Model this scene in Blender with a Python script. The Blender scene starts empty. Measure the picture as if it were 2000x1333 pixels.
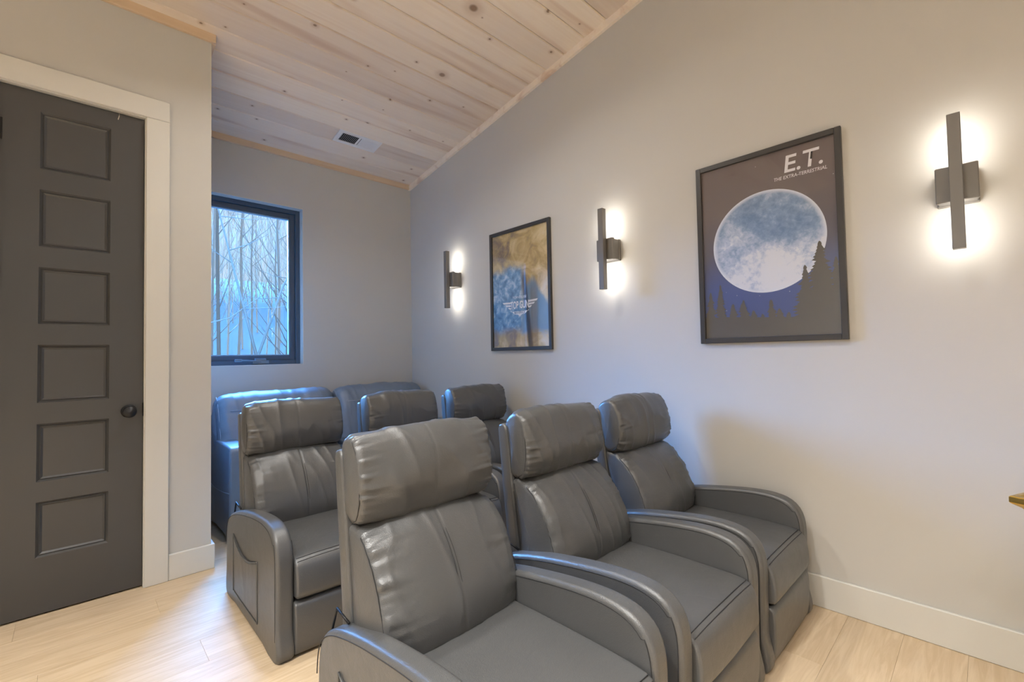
import bpy, math, random
from mathutils import Vector, Matrix, noise

random.seed(7)
S = bpy.context.scene
C = S.collection
PI = math.pi

# ------------------------------------------------------------------ camera
F_PX = 891.06
YAW, PITCH, ROLL = math.radians(43.779), math.radians(1.738), math.radians(-1.081)
fw = Vector((math.sin(YAW) * math.cos(PITCH), math.cos(YAW) * math.cos(PITCH), math.sin(PITCH)))
rt = Vector((math.cos(YAW), -math.sin(YAW), 0))
up = rt.cross(fw)
r2 = rt * math.cos(ROLL) + up * math.sin(ROLL)
u2 = up * math.cos(ROLL) - rt * math.sin(ROLL)
cam_d = bpy.data.cameras.new('camera')
cam = bpy.data.objects.new('camera', cam_d)
C.objects.link(cam)
cam_d.sensor_width = 36.0
cam_d.lens = F_PX / 2000 * 36.0
cam_d.clip_start = 0.02
m = Matrix((r2, u2, -fw)).transposed().to_4x4()
m.translation = (0, 0, 1.15)
cam.matrix_world = m
S.camera = cam

# ------------------------------------------------------------------ world, daylight, exposure
w = bpy.data.worlds.new('overcast_sky')
S.world = w
w.use_nodes = True
bg = w.node_tree.nodes['Background']
bg.inputs['Color'].default_value = (0.58, 0.70, 0.85, 1)
bg.inputs['Strength'].default_value = 1.1

SUN_E = 124.0
sd = bpy.data.lights.new('daylight', 'SUN')
sd.energy = SUN_E
sd.color = (0.11, 0.40, 1.0)
sd.angle = math.radians(75)
so = bpy.data.objects.new('daylight', sd)
C.objects.link(so)
so.rotation_euler = Vector((-0.12, -1.0, -0.45)).to_track_quat('-Z', 'Y').to_euler()
so.location = (1.0, 9.0, 6.0)

S.view_settings.view_transform = 'Standard'
S.view_settings.look = 'None'
S.view_settings.gamma = 1.0
S.view_settings.use_curve_mapping = False
S.view_settings.exposure = 0.14

FILL_W = 33.0  # power of the added ceiling fill lights
SCONCE_E = 31.0

# ------------------------------------------------------------------ room dimensions
XR, XL = 2.4217, -2.3          # right and left walls
YB, YF = 3.967, -3.0           # back wall, wall behind the camera
YC, XC = 3.025, 0.553           # closet wall plane and its corner
CB = 0.163                     # ceiling slope


def ceil_z(y):
    return 2.862 + CB * (YB - y)


# ------------------------------------------------------------------ helpers
def tag(o, label=None, cat=None, group=None, kind=None):
    if label: o['label'] = label
    if cat: o['category'] = cat
    if group: o['group'] = group
    if kind: o['kind'] = kind
    return o


def link(name, me, mat=None, parent=None, smooth=False):
    o = bpy.data.objects.new(name, me)
    C.objects.link(o)
    if mat and not me.materials:
        me.materials.append(mat)
    if parent: o.parent = parent
    if smooth:
        for p in me.polygons: p.use_smooth = True
    return o


def empty(name, loc=(0, 0, 0)):
    o = bpy.data.objects.new(name, None)
    C.objects.link(o)
    o.location = loc
    o.empty_display_size = 0.1
    return o


class MB:
    def __init__(s):
        s.v, s.f = [], []

    def add(s, vs, fs):
        b = len(s.v)
        s.v += [tuple(p) for p in vs]
        s.f += [tuple(i + b for i in f) for f in fs]
        return s

    def box(s, x0, x1, y0, y1, z0, z1, ch=0.0):
        if ch <= 0:
            vs = [(x, y, z) for z in (z0, z1) for y in (y0, y1) for x in (x0, x1)]
            return s.add(vs, [(0, 2, 3, 1), (4, 5, 7, 6), (0, 1, 5, 4), (2, 6, 7, 3), (0, 4, 6, 2), (1, 3, 7, 5)])
        c = min(ch, (x1 - x0) * .45, (y1 - y0) * .45, (z1 - z0) * .45)
        vs, ix = [], {}
        for i, (X, sx) in enumerate(((x0, 1), (x1, -1))):
            for j, (Y, sy) in enumerate(((y0, 1), (y1, -1))):
                for k, (Z, sz) in enumerate(((z0, 1), (z1, -1))):
                    for a in range(3):
                        ix[i, j, k, a] = len(vs)
                        vs.append((X + (0 if a == 0 else sx * c), Y + (0 if a == 1 else sy * c), Z + (0 if a == 2 else sz * c)))
        fs = []
        for i in (0, 1):
            q = [ix[i, 0, 0, 0], ix[i, 1, 0, 0], ix[i, 1, 1, 0], ix[i, 0, 1, 0]]
            fs.append(q if i else q[::-1])
            q = [ix[0, i, 0, 1], ix[0, i, 1, 1], ix[1, i, 1, 1], ix[1, i, 0, 1]]
            fs.append(q if i else q[::-1])
            q = [ix[0, 0, i, 2], ix[1, 0, i, 2], ix[1, 1, i, 2], ix[0, 1, i, 2]]
            fs.append(q if i else q[::-1])
        for i in (0, 1):
            for j in (0, 1):
                fs.append([ix[i, j, 0, 0], ix[i, j, 1, 0], ix[i, j, 1, 1], ix[i, j, 0, 1]])
                fs.append([ix[i, 0, j, 0], ix[i, 1, j, 0], ix[i, 1, j, 2], ix[i, 0, j, 2]])
                fs.append([ix[0, i, j, 1], ix[1, i, j, 1], ix[1, i, j, 2], ix[0, i, j, 2]])
        for i in (0, 1):
            for j in (0, 1):
                for k in (0, 1):
                    fs.append([ix[i, j, k, 0], ix[i, j, k, 1], ix[i, j, k, 2]])
        return s.add(vs, fs)

    def tube(s, pts, r, n=6, taper=None, closed=False):
        pts = [Vector(p) for p in pts]
        N = len(pts)
        rings, ref = [], Vector((0.13, 0.31, 0.94))
        for i, p in enumerate(pts):
            a = pts[i - 1] if (i > 0 or closed) else p
            b = pts[(i + 1) % N] if (i < N - 1 or closed) else p
            t = (b - a).normalized()
            u = t.cross(ref)
            if u.length < 1e-4: u = t.cross(Vector((1, 0, 0)))
            u.normalize()
            v = t.cross(u)
            rr = r if taper is None else r + (taper - r) * i / max(1, N - 1)
            rings.append([p + (u * math.cos(2 * PI * k / n) + v * math.sin(2 * PI * k / n)) * rr for k in range(n)])
        vs = [q for R in rings for q in R]
        fs = []
        for i in range(N if closed else N - 1):
            for k in range(n):
                a, b = i * n + k, i * n + (k + 1) % n
                c, d = ((i + 1) % N) * n + (k + 1) % n, ((i + 1) % N) * n + k
                fs.append((a, b, c, d))
        if not closed:
            fs.append(tuple(range(n))[::-1])
            fs.append(tuple((N - 1) * n + k for k in range(n)))
        return s.add(vs, fs)

    def lathe(s, prof, n=32, axis='Z', loc=(0, 0, 0)):
        vs = []
        for r, h in prof:
            for k in range(n):
                a = 2 * PI * k / n
                x, y = r * math.cos(a), r * math.sin(a)
                p = {'Z': (x, y, h), 'Y': (x, h, y), 'X': (h, x, y)}[axis]
                vs.append((p[0] + loc[0], p[1] + loc[1], p[2] + loc[2]))
        fs = []
        for i in range(len(prof) - 1):
            for k in range(n):
                fs.append((i * n + k, i * n + (k + 1) % n, (i + 1) * n + (k + 1) % n, (i + 1) * n + k))
        fs.append(tuple(range(n))[::-1])
        fs.append(tuple((len(prof) - 1) * n + k for k in range(n)))
        return s.add(vs, fs)

    def mesh(s, name):
        me = bpy.data.meshes.new(name)
        me.from_pydata(s.v, [], s.f)
        me.validate()
        import bmesh
        bm = bmesh.new()
        bm.from_mesh(me)
        bmesh.ops.recalc_face_normals(bm, faces=bm.faces)
        bm.to_mesh(me)
        bm.free()
        me.update()
        return me

    def build(s, name, mat, parent=None, smooth=False):
        return link(name, s.mesh(name), mat, parent, smooth)


def copy_tree(o, parent=None):
    c = o.copy()
    C.objects.link(c)
    if parent: c.parent = parent
    for ch in list(o.children):
        copy_tree(ch, c)
    return c


# ------------------------------------------------------------------ materials
def mat(name, col=(.5, .5, .5), rough=.5, metal=0.0, spec=.5):
    mt = bpy.data.materials.new(name)
    mt.use_nodes = True
    b = mt.node_tree.nodes['Principled BSDF']
    b.inputs['Base Color'].default_value = (*col, 1)
    b.inputs['Roughness'].default_value = rough
    b.inputs['Metallic'].default_value = metal
    b.inputs['Specular IOR Level'].default_value = spec
    return mt


class N:
    """small node-graph helper"""
    def __init__(s, mt):
        s.t = mt.node_tree
        s.b = s.t.nodes.get('Principled BSDF')

    def n(s, typ, **kw):
        x = s.t.nodes.new(typ)
        for k, v in kw.items():
            if k.startswith('i_'):
                x.inputs[k[2:].replace('_', ' ')].default_value = v
            else:
                setattr(x, k, v)
        return x

    def l(s, a, b):
        s.t.links.new(a, b)

    def math(s, op, a, b=None, c=None, clamp=False):
        x = s.n('ShaderNodeMath', operation=op, use_clamp=clamp)
        for i, v in enumerate((a, b, c)):
            if v is None: continue
            if isinstance(v, (int, float)): x.inputs[i].default_value = v
            else: s.l(v, x.inputs[i])
        return x.outputs[0]

    def mix(s, fac, a, b, blend='MIX'):
        x = s.n('ShaderNodeMix', data_type='RGBA', blend_type=blend)
        for i, v in ((0, fac), (6, a), (7, b)):
            if isinstance(v, (int, float)): x.inputs[i].default_value = v
            elif isinstance(v, tuple): x.inputs[i].default_value = (*v, 1)
            else: s.l(v, x.inputs[i])
        return x.outputs[2]

    def ramp(s, fac, stops):
        x = s.n('ShaderNodeValToRGB')
        e = x.color_ramp.elements
        while len(e) < len(stops): e.new(0.5)
        for k, (p, c) in enumerate(stops):
            e[k].position = p
            e[k].color = (*c, 1) if isinstance(c, tuple) else (c, c, c, 1)
        s.l(fac, x.inputs[0])
        return x.outputs[0]

    def smooth(s, v, lo, hi):
        x = s.n('ShaderNodeMapRange', interpolation_type='SMOOTHSTEP')
        s.l(v, x.inputs[0])
        x.inputs[1].default_value, x.inputs[2].default_value = lo, hi
        return x.outputs[0]

    def coord(s, scale=(1, 1, 1), rand=0.0):
        tc = s.n('ShaderNodeTexCoord')
        mp = s.n('ShaderNodeMapping')
        mp.inputs['Scale'].default_value = scale
        s.l(tc.outputs['Object'], mp.inputs['Vector'])
        if rand:
            oi = s.n('ShaderNodeObjectInfo')
            cb = s.n('ShaderNodeCombineXYZ')
            s.l(s.math('MULTIPLY', oi.outputs['Random'], rand), cb.inputs[0])
            s.l(s.math('MULTIPLY', oi.outputs['Random'], rand * 3.7), cb.inputs[1])
            s.l(s.math('MULTIPLY', oi.outputs['Random'], rand * 1.9), cb.inputs[2])
            s.l(cb.outputs[0], mp.inputs['Location'])
        return mp.outputs[0]

    def noise(s, vec, scale, detail=4, rough=.55, dist=0.0):
        x = s.n('ShaderNodeTexNoise')
        x.inputs['Scale'].default_value = scale
        x.inputs['Detail'].default_value = detail
        x.inputs['Roughness'].default_value = rough
        x.inputs['Distortion'].default_value = dist
        s.l(vec, x.inputs['Vector'])
        return x.outputs[0]

    def bump(s, h, strength, dist):
        x = s.n('ShaderNodeBump')
        x.inputs['Strength'].default_value = strength
        x.inputs['Distance'].default_value = dist
        s.l(h, x.inputs['Height'])
        s.l(x.outputs[0], s.b.inputs['Normal'])


def m_wall(name, col, rough=.75):
    mt = mat(name, col, rough, spec=.25)
    g = N(mt)
    v = g.coord()
    g.l(g.mix(g.noise(v, 1.3, 3), tuple(c * .97 for c in col), tuple(min(1, c * 1.03) for c in col)), g.b.inputs['Base Color'])
    g.bump(g.noise(v, 180, 3), .12, .0015)
    return mt


M_WALL = m_wall('greige_wall_paint', (.55, .535, .505))
M_TRIM = m_wall('white_trim_paint', (.64, .625, .585), .45)


def m_pine(name, a, b, c, knots=True):
    mt = mat(name, a, .5, spec=.3)
    g = N(mt)
    v = g.coord((1.0, 1.0, 1.0), 37.0)
    oi = g.n('ShaderNodeObjectInfo')
    st = g.n('ShaderNodeMapping')
    st.inputs['Scale'].default_value = (.7, 16, 16)
    g.l(v, st.inputs['Vector'])
    grain = g.noise(st.outputs[0], 1.6, 5, .6, 1.2)
    st2 = g.n('ShaderNodeMapping')
    st2.inputs['Scale'].default_value = (.35, 5, 5)
    g.l(v, st2.inputs['Vector'])
    big = g.noise(st2.outputs[0], 1.5, 3, .5, .6)
    col = g.mix(g.math('MULTIPLY_ADD', g.smooth(grain, .25, .8), .5, .25), a, b)
    col = g.mix(g.math('MULTIPLY', g.smooth(big, .50, .72), .8), col, c)
    tint = g.mix(oi.outputs['Random'], (.86, .82, .80), (1.08, 1.06, 1.02))
    col = g.mix(1.0, col, tint, 'MULTIPLY')
    if knots:
        for sc, rad, off in ((2.1, .06, 0.0), (4.2, .034, 9.0)):
            km = g.n('ShaderNodeMapping')
            km.inputs['Scale'].default_value = (.8, 1.0, .0)
            km.inputs['Location'].default_value = (off, off * .7, 0)
            g.l(v, km.inputs['Vector'])
            vo = g.n('ShaderNodeTexVoronoi', voronoi_dimensions='2D')
            vo.inputs['Scale'].default_value = sc
            g.l(km.outputs[0], vo.inputs['Vector'])
            sep = g.n('ShaderNodeSeparateColor')
            g.l(vo.outputs['Color'], sep.inputs[0])
            on = g.math('GREATER_THAN', sep.outputs[0], .5)
            rr = g.math('MULTIPLY', sep.outputs[1], rad)
            d = g.math('DIVIDE', vo.outputs['Distance'], g.math('ADD', rr, .012))
            core = g.math('MULTIPLY', g.math('SUBTRACT', 1.0, g.smooth(d, .45, 1.0)), on)
            halo = g.math('MULTIPLY', g.math('SUBTRACT', 1.0, g.smooth(d, .8, 2.6)), g.math('MULTIPLY', on, .35))
            col = g.mix(halo, col, (.42, .27, .17))
            col = g.mix(g.math('MULTIPLY', core, .8), col, (.20, .115, .07))
    g.l(col, g.b.inputs['Base Color'])
    g.bump(grain, .08, .002)
    return mt


M_PINE = m_pine('whitewashed_pine', (.80, .70, .60), (.88, .81, .72), (.62, .46, .36))
M_PINETRIM = m_pine('pine_trim', (.68, .52, .36), (.76, .61, .45), (.60, .43, .27), False)


def m_floor():
    mt = mat('light_oak_plank', (.6, .45, .3), .38, spec=.4)
    g = N(mt)
    v = g.coord((1, 1, 1), 23.0)
    oi = g.n('ShaderNodeObjectInfo')
    st = g.n('ShaderNodeMapping')
    st.inputs['Scale'].default_value = (1.2, 14, 1)
    g.l(v, st.inputs['Vector'])
    grain = g.noise(st.outputs[0], 2.2, 6, .6, 1.6)
    st2 = g.n('ShaderNodeMapping')
    st2.inputs['Scale'].default_value = (2, 60, 1)
    g.l(v, st2.inputs['Vector'])
    fine = g.noise(st2.outputs[0], 3, 3, .6)
    col = g.mix(g.smooth(grain, .3, .72), (.56, .425, .275), (.69, .555, .395))
    col = g.mix(g.math('MULTIPLY', fine, .25), col, (.50, .37, .23))
    col = g.mix(1.0, col, g.mix(oi.outputs['Random'], (.95, .94, .93), (1.04, 1.03, 1.02)), 'MULTIPLY')
    g.l(col, g.b.inputs['Base Color'])
    g.l(g.math('ADD', g.math('MULTIPLY', grain, .12), .44), g.b.inputs['Roughness'])
    g.bump(fine, .06, .001)
    return mt


M_FLOOR = m_floor()


def m_leather(name, col, rough=.42):
    mt = mat(name, col, rough, spec=.8)
    g = N(mt)
    v = g.coord((1, 1, 1), 11.0)
    vo = g.n('ShaderNodeTexVoronoi')
    vo.inputs['Scale'].default_value = 420
    g.l(v, vo.inputs['Vector'])
    cr = g.noise(v, 17, 6, .62, 1.1)
    h = g.math('ADD', g.math('MULTIPLY', vo.outputs['Distance'], .35), g.math('MULTIPLY', cr, 1.2))
    g.bump(h, .34, .0030)
    g.l(g.math('ADD', g.math('MULTIPLY', cr, .14), rough - .07), g.b.inputs['Roughness'])
    g.l(g.mix(g.noise(v, 5, 3), tuple(c * .9 for c in col), tuple(c * 1.12 for c in col)), g.b.inputs['Base Color'])
    return mt


M_LEATHER = m_leather('charcoal_leather', (.080, .081, .082), .36)
M_SOFA = m_leather('blue_tinted_leather', (.15, .19, .25), .42)  # grey leather, the window's blue light tinted into its base colour
M_SEAM = mat('seam_thread', (.022, .022, .024), .7)
M_SOFASEAM = mat('pale_seam_thread', (.34, .38, .44), .7)
M_STEEL = mat('black_steel', (.02, .02, .022), .5, .6)


def m_door():
    mt = mat('charcoal_door_paint', (.058, .058, .06), .32, spec=.5)
    g = N(mt)
    v = g.coord()
    g.l(g.math('ADD', g.math('MULTIPLY', g.noise(v, 4, 5, .6), .16), .28), g.b.inputs['Roughness'])
    g.bump(g.noise(v, 60, 3), .05, .001)
    return mt


M_DOOR = m_door()
M_HARD = mat('matte_black_hardware', (.018, .018, .02), .35, .5)
M_WINFRAME = mat('navy_black_frame', (.05, .08, .12), .35)
M_SCONCE = mat('graphite_sconce', (.21, .20, .19), .36, .4)
M_FRAME = mat('black_picture_frame', (.045, .043, .042), .38)
M_VENT = mat('white_vent_metal', (.78, .78, .78), .45)
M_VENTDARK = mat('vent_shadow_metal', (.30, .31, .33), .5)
M_BRASS = mat('brushed_brass', (.62, .42, .11), .28, 1.0)
M_WHITE = mat('poster_ink_white', (.80, .80, .84), .7, spec=.2)


def m_emit(name, col, e):
    mt = bpy.data.materials.new(name)
    mt.use_nodes = True
    t = mt.node_tree
    t.nodes.remove(t.nodes['Principled BSDF'])
    em = t.nodes.new('ShaderNodeEmission')
    em.inputs[0].default_value = (*col, 1)
    em.inputs[1].default_value = e
    t.links.new(em.outputs[0], t.nodes['Material Output'].inputs[0])
    return mt


M_LED = m_emit('led_strip', (1.0, .94, .84), SCONCE_E)
M_FILL_LENS = m_emit('fill_lens', (1.0, .88, .72), 6.0)  # glowing lens of the added fill lights


def m_glass(name, tint=(1, 1, 1), f0=.04, rough=.0):
    mt = bpy.data.materials.new(name)
    mt.use_nodes = True
    t = mt.node_tree
    t.nodes.remove(t.nodes['Principled BSDF'])
    tr = t.nodes.new('ShaderNodeBsdfTransparent')
    tr.inputs[0].default_value = (*tint, 1)
    gl = t.nodes.new('ShaderNodeBsdfGlossy')
    gl.inputs['Roughness'].default_value = rough
    lw = t.nodes.new('ShaderNodeLayerWeight')
    lw.inputs[0].default_value = .5
    pw = t.nodes.new('ShaderNodeMath')
    pw.operation = 'POWER'
    pw.inputs[1].default_value = 5.0
    t.links.new(lw.outputs['Facing'], pw.inputs[0])
    fr = t.nodes.new('ShaderNodeMath')
    fr.operation = 'MULTIPLY_ADD'
    fr.inputs[1].default_value = 1.0 - f0
    fr.inputs[2].default_value = f0
    t.links.new(pw.outputs[0], fr.inputs[0])
    mx = t.nodes.new('ShaderNodeMixShader')
    t.links.new(fr.outputs[0], mx.inputs[0])
    t.links.new(tr.outputs[0], mx.inputs[1])
    t.links.new(gl.outputs[0], mx.inputs[2])
    t.links.new(mx.outputs[0], t.nodes['Material Output'].inputs[0])
    return mt


M_PANE = m_glass('window_glass', (.97, .985, 1.0))
M_PGLASS = m_glass('poster_acrylic', (.985, .985, .985), .035, .03)

# ------------------------------------------------------------------ setting: floor
fl = MB().box(XL - .1, XR + .1, YF - .1, YB + .2, -.12, -.012).build('floor', mat('subfloor', (.45, .33, .2), .8))
tag(fl, 'pale oak plank floor running across the media room', kind='structure')
PW, PLEN = .183, 1.32
plank_cache = {}
row = 0
y = YF - .02
while y < YB:
    y1 = min(y + PW, YB + .02)
    off = (row * .47) % PLEN
    x = XL - off
    while x < XR:
        x0, x1 = max(x, XL), min(x + PLEN, XR)
        if x1 - x0 > .02:
            key = (round(x1 - x0, 4), round(y1 - y, 4))
            if key not in plank_cache:
                me = MB().box(0, key[0] - .0004, 0, key[1] - .0004, -.012, 0, .0006).mesh('plank')
                me.materials.append(M_FLOOR)
                plank_cache[key] = me
            o = link('plank', plank_cache[key], None, fl)
            o.location = (x0, y, 0)
        x += PLEN
    y = y1
    row += 1

# walls (solid, with thickness)
T = .12
HW = 4.6
wr = MB().box(XR, XR + T, YF - T, YB + T + .1, -.1, HW).build('wall_right', M_WALL)
tag(wr, 'long greige side wall carrying posters and sconces', kind='structure')
wl = MB().box(XL - T, XL, YF - T, YB, -.1, HW).build('wall_left', M_WALL)
tag(wl, 'greige wall behind the camera on its left', kind='structure')
wf = MB().box(XL, XR, YF - T, YF, -.1, HW).build('wall_front', M_WALL)
tag(wf, 'greige wall behind the camera', kind='structure')
# back wall with window opening
WX0, WX1, WZ0, WZ1 = .565, 1.383, 1.105, 2.415
b = MB()
TB = .17
b.box(XL - T, WX0, YB, YB + TB, -.1, HW)
b.box(WX1, XR, YB, YB + TB, -.1, HW)
b.box(WX0, WX1, YB, YB + TB, -.1, WZ0)
b.box(WX0, WX1, YB, YB + TB, WZ1, HW)
wb = b.build('wall_back', M_WALL)
tag(wb, 'greige end wall with a window opening behind the sofa', kind='structure')
# closet: front wall with door opening, side wall
DX0, DX1, DZ1 = -.262, .261, 2.433
b = MB()
b.box(XL, DX0, YC, YC + T, -.1, HW)
b.box(DX1, XC, YC, YC + T, -.1, HW)
b.box(DX0, DX1, YC, YC + T, DZ1, HW)
b.box(XC - T, XC, YC + T, YB, -.1, HW)
wc = b.build('wall_closet', M_WALL)
tag(wc, 'greige closet wall projecting into the room around the dark door', kind='structure')

# ceiling: backing slab plus individual pine boards
ang = math.atan(CB)
ce = MB()
ce.add([(XL - .1, YF - .2, ceil_z(YF - .2) + .03), (XR + .1, YF - .2, ceil_z(YF - .2) + .03), (XR + .1, YB + .2, ceil_z(YB + .2) + .03), (XL - .1, YB + .2, ceil_z(YB + .2) + .03),
        (XL - .1, YF - .2, ceil_z(YF - .2) + .2), (XR + .1, YF - .2, ceil_z(YF - .2) + .2), (XR + .1, YB + .2, ceil_z(YB + .2) + .2), (XL - .1, YB + .2, ceil_z(YB + .2) + .2)],
       [(0, 1, 2, 3), (7, 6, 5, 4), (0, 4, 5, 1), (1, 5, 6, 2), (2, 6, 7, 3), (3, 7, 4, 0)])
ceil = ce.build('ceiling', mat('ceiling_backing', (.14, .09, .06), .9))
tag(ceil, 'sloping ceiling of whitewashed knotty pine boards', kind='structure')
BW = .1695 / math.cos(ang)
bme = {}


def board_mesh(width):
    k = round(width, 4)
    if k not in bme:
        b = MB()
        c, h = .0065, .02
        # bevelled long edges on the underside (v-groove)
        prof = [(0.0012, h), (.0012, c), (c, 0), (k - c, 0), (k - .0012, c), (k - .0012, h)]
        L = XR - XL
        vs = [(xx, p[0], p[1]) for xx in (0, L) for p in prof]
        n = len(prof)
        fs = [(i, (i + 1) % n, n + (i + 1) % n, n + i) for i in range(n)] + [tuple(range(n)), tuple(range(n, 2 * n))]
        b.add(vs, fs)
        me = b.mesh('ceiling_board')
        me.materials.append(M_PINE)
        bme[k] = me
    return bme[k]


y = YB
yj = 3.63 + 2 * .1695
first = True
while y > YF:
    wdt = .1695
    y0 = y - wdt
    o = link('ceiling_board', board_mesh(BW), None, ceil)
    o.location = (XL, y0, ceil_z(y0))
    o.rotation_euler = (-ang, 0, 0)
    y = y0

# pine trims
def sloped_bar(name, x0, x1, h, th, ya, yb2):
    b = MB()
    za, zb = ceil_z(ya), ceil_z(yb2)
    vs = []
    for (yy, zz) in ((ya, za), (yb2, zb)):
        vs += [(x0, yy, zz - h), (x1, yy, zz - h), (x1, yy, zz + .015), (x0, yy, zz + .015)]
    b.add(vs, [(0, 1, 2, 3), (4, 7, 6, 5), (0, 4, 5, 1), (1, 5, 6, 2), (2, 6, 7, 3), (3, 7, 4, 0)])
    return b


o = sloped_bar('trim_1', XR - .022, XR + .01, .046, 0, YF, YB + .005).build('trim_1', M_PINE)
tag(o, 'pine trim strip along the sloping top of the side wall', kind='structure')
o = MB().box(XC, XR - .022, YB - .02, YB + .01, ceil_z(YB) - .043, ceil_z(YB) + .02, .002).build('trim_2', M_PINETRIM)
tag(o, 'pine trim strip between the end wall and ceiling', kind='structure')
zc = ceil_z(YC)
o = MB().box(XL, XC + .02, YC - .02, YC + .0, zc - .045, zc + .02, .002).build('trim_3', M_PINETRIM)
tag(o, 'golden pine trim strip above the closet wall', kind='structure')
o = sloped_bar('trim_4', XC, XC + .02, .046, 0, YC, YB - .02).build('trim_4', M_PINETRIM)
tag(o, 'pine trim return along the closet side wall', kind='structure')

# baseboards
BH = .138
o = MB().box(XR - .016, XR, YF, YB, 0, BH, .003).build('baseboard_right', M_TRIM)
tag(o, kind='structure')
o = MB().box(.362, XC + .016, YC - .016, YC, 0, .134, .003).build('baseboard_closet', M_TRIM)
tag(o, kind='structure')
o = MB().box(XC, XC + .016, YC, YB - .016, 0, .134, .003).build('baseboard_closet_side', M_TRIM)
tag(o, kind='structure')
o = MB().box(XC + .016, XR - .016, YB - .016, YB, 0, .134, .003).build('baseboard_back', M_TRIM)
tag(o, kind='structure')

# door casing: two jambs and a header
CW = .10
o = MB().box(DX1, DX1 + CW, YC - .02, YC, 0, DZ1, .003).build('trim_5', M_TRIM)
tag(o, 'white casing upright at the knob side of the door', kind='structure')
o = MB().box(DX0 - CW, DX0, YC - .02, YC, 0, DZ1, .003).build('trim_6', M_TRIM)
tag(o, 'white casing upright at the hinge side of the door', kind='structure')
o = MB().box(DX0 - CW, DX1 + CW, YC - .022, YC, DZ1, DZ1 + .108, .003).build('trim_7', M_TRIM)
tag(o, 'white casing header board over the door', kind='structure')
b = MB()
b.box(DX1 - .004, DX1, YC - .012, YC + T, 0, DZ1)
b.box(DX0, DX0 + .004, YC - .012, YC + T, 0, DZ1)
b.box(DX0, DX1, YC - .012, YC + T, DZ1 - .006, DZ1)
o = b.build('trim_8', M_TRIM)
tag(o, 'white door jamb lining', kind='structure')

# ------------------------------------------------------------------ door with six panels
door = empty('door_1', (0, YC + .012, 0))
tag(door, 'dark charcoal six panel closet door', kind='structure')
ds0, ds1 = DX0 + .006, DX1 - .006
pz = [(.262, .514), (.606, .872), (.969, 1.238), (1.335, 1.600), (1.697, 1.965), (2.064, 2.335)]
px0, px1 = -.125, .124
b = MB()
DT = .036
b.box(ds0, px0, 0, DT, .008, DZ1 - .009)
b.box(px1, ds1, 0, DT, .008, DZ1 - .009)
zz = [.008] + [v for p in pz for v in p] + [DZ1 - .009]
for i in range(0, len(zz), 2):
    b.box(px0, px1, 0, DT, zz[i], zz[i + 1])
b.build('slab', M_DOOR, door)
for z0, z1 in pz:
    # recessed panel with a stepped moulding
    b = MB()
    steps = [(0, 0.0), (.009, .010), (.013, .0065), (.021, .012), (.024, .012)]
    vs, fs = [], []
    for ins, dep in steps:
        vs += [(px0 + ins, dep, z0 + ins), (px1 - ins, dep, z0 + ins), (px1 - ins, dep, z1 - ins), (px0 + ins, dep, z1 - ins)]
    for k in range(len(steps) - 1):
        for i in range(4):
            fs.append((k * 4 + i, k * 4 + (i + 1) % 4, k * 4 + 4 + (i + 1) % 4, k * 4 + 4 + i))
    q = (len(steps) - 1) * 4
    fs.append((q, q + 1, q + 2, q + 3))
    vs += [(px0, .03, z0), (px1, .03, z0), (px1, .03, z1), (px0, .03, z1)]
    fs.append((q + 7, q + 6, q + 5, q + 4))
    for i in range(4):
        fs.append((i, q + 4 + i, q + 4 + (i + 1) % 4, (i + 1) % 4))
    b.add(vs, fs)
    b.build('panel', M_DOOR, door)
kb = MB().lathe([(.032, 0), (.032, -.006), (.028, -.009), (.012, -.011), (.011, -.028), (.02, -.032), (.028, -.04), (.029, -.05), (.025, -.056), (.0, -.058)], 32, 'Y', (.2, 0, .9)).build('knob', M_HARD, door, True)
tag(kb, 'round black door knob')
o = MB().box(DX1 - .0085, DX1 - .004, -.024, .02, .872, .938, .002).build('latch_plate', M_HARD, door)
for zq in (2.215, 1.545, .905, .22):
    b = MB()
    b.box(ds0 - .004, ds0 + .012, -.003, .004, zq - .05, zq + .05, .001)
    b.tube([(ds0 - .002, -.008, zq - .052), (ds0 - .002, -.008, zq + .052)], .007, 10)
    b.build('hinge', M_HARD, door)
MB().tube([(.155, -.002, DZ1 - .012), (.154, -.008, DZ1 - .025), (.150, -.009, DZ1 - .045)], .0018, 6).build('door_stop_wire', mat('pale_wire', (.5, .45, .38), .4), door)

# ------------------------------------------------------------------ window
win = empty('window_1', (0, YB, 0))
tag(win, 'single casement window with dark frame looking onto bare woods', kind='structure')
RV = .105
b = MB()
for args in ((WX0, WX1, 0, RV, WZ1 - .004, WZ1), (WX0, WX1, 0, RV, WZ0, WZ0 + .004), (WX0, WX0 + .004, 0, RV, WZ0, WZ1), (WX1 - .004, WX1, 0, RV, WZ0, WZ1)):
    b.box(*args)
b.build('reveal', M_TRIM, win)


def rect_frame(x0, x1, z0, z1, wd, y0, y1, ch=.002):
    b = MB()
    b.box(x0, x0 + wd, y0, y1, z0, z1, ch)
    b.box(x1 - wd, x1, y0, y1, z0, z1, ch)
    b.box(x0 + wd, x1 - wd, y0, y1, z0, z0 + wd, ch)
    b.box(x0 + wd, x1 - wd, y0, y1, z1 - wd, z1, ch)
    return b


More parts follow.
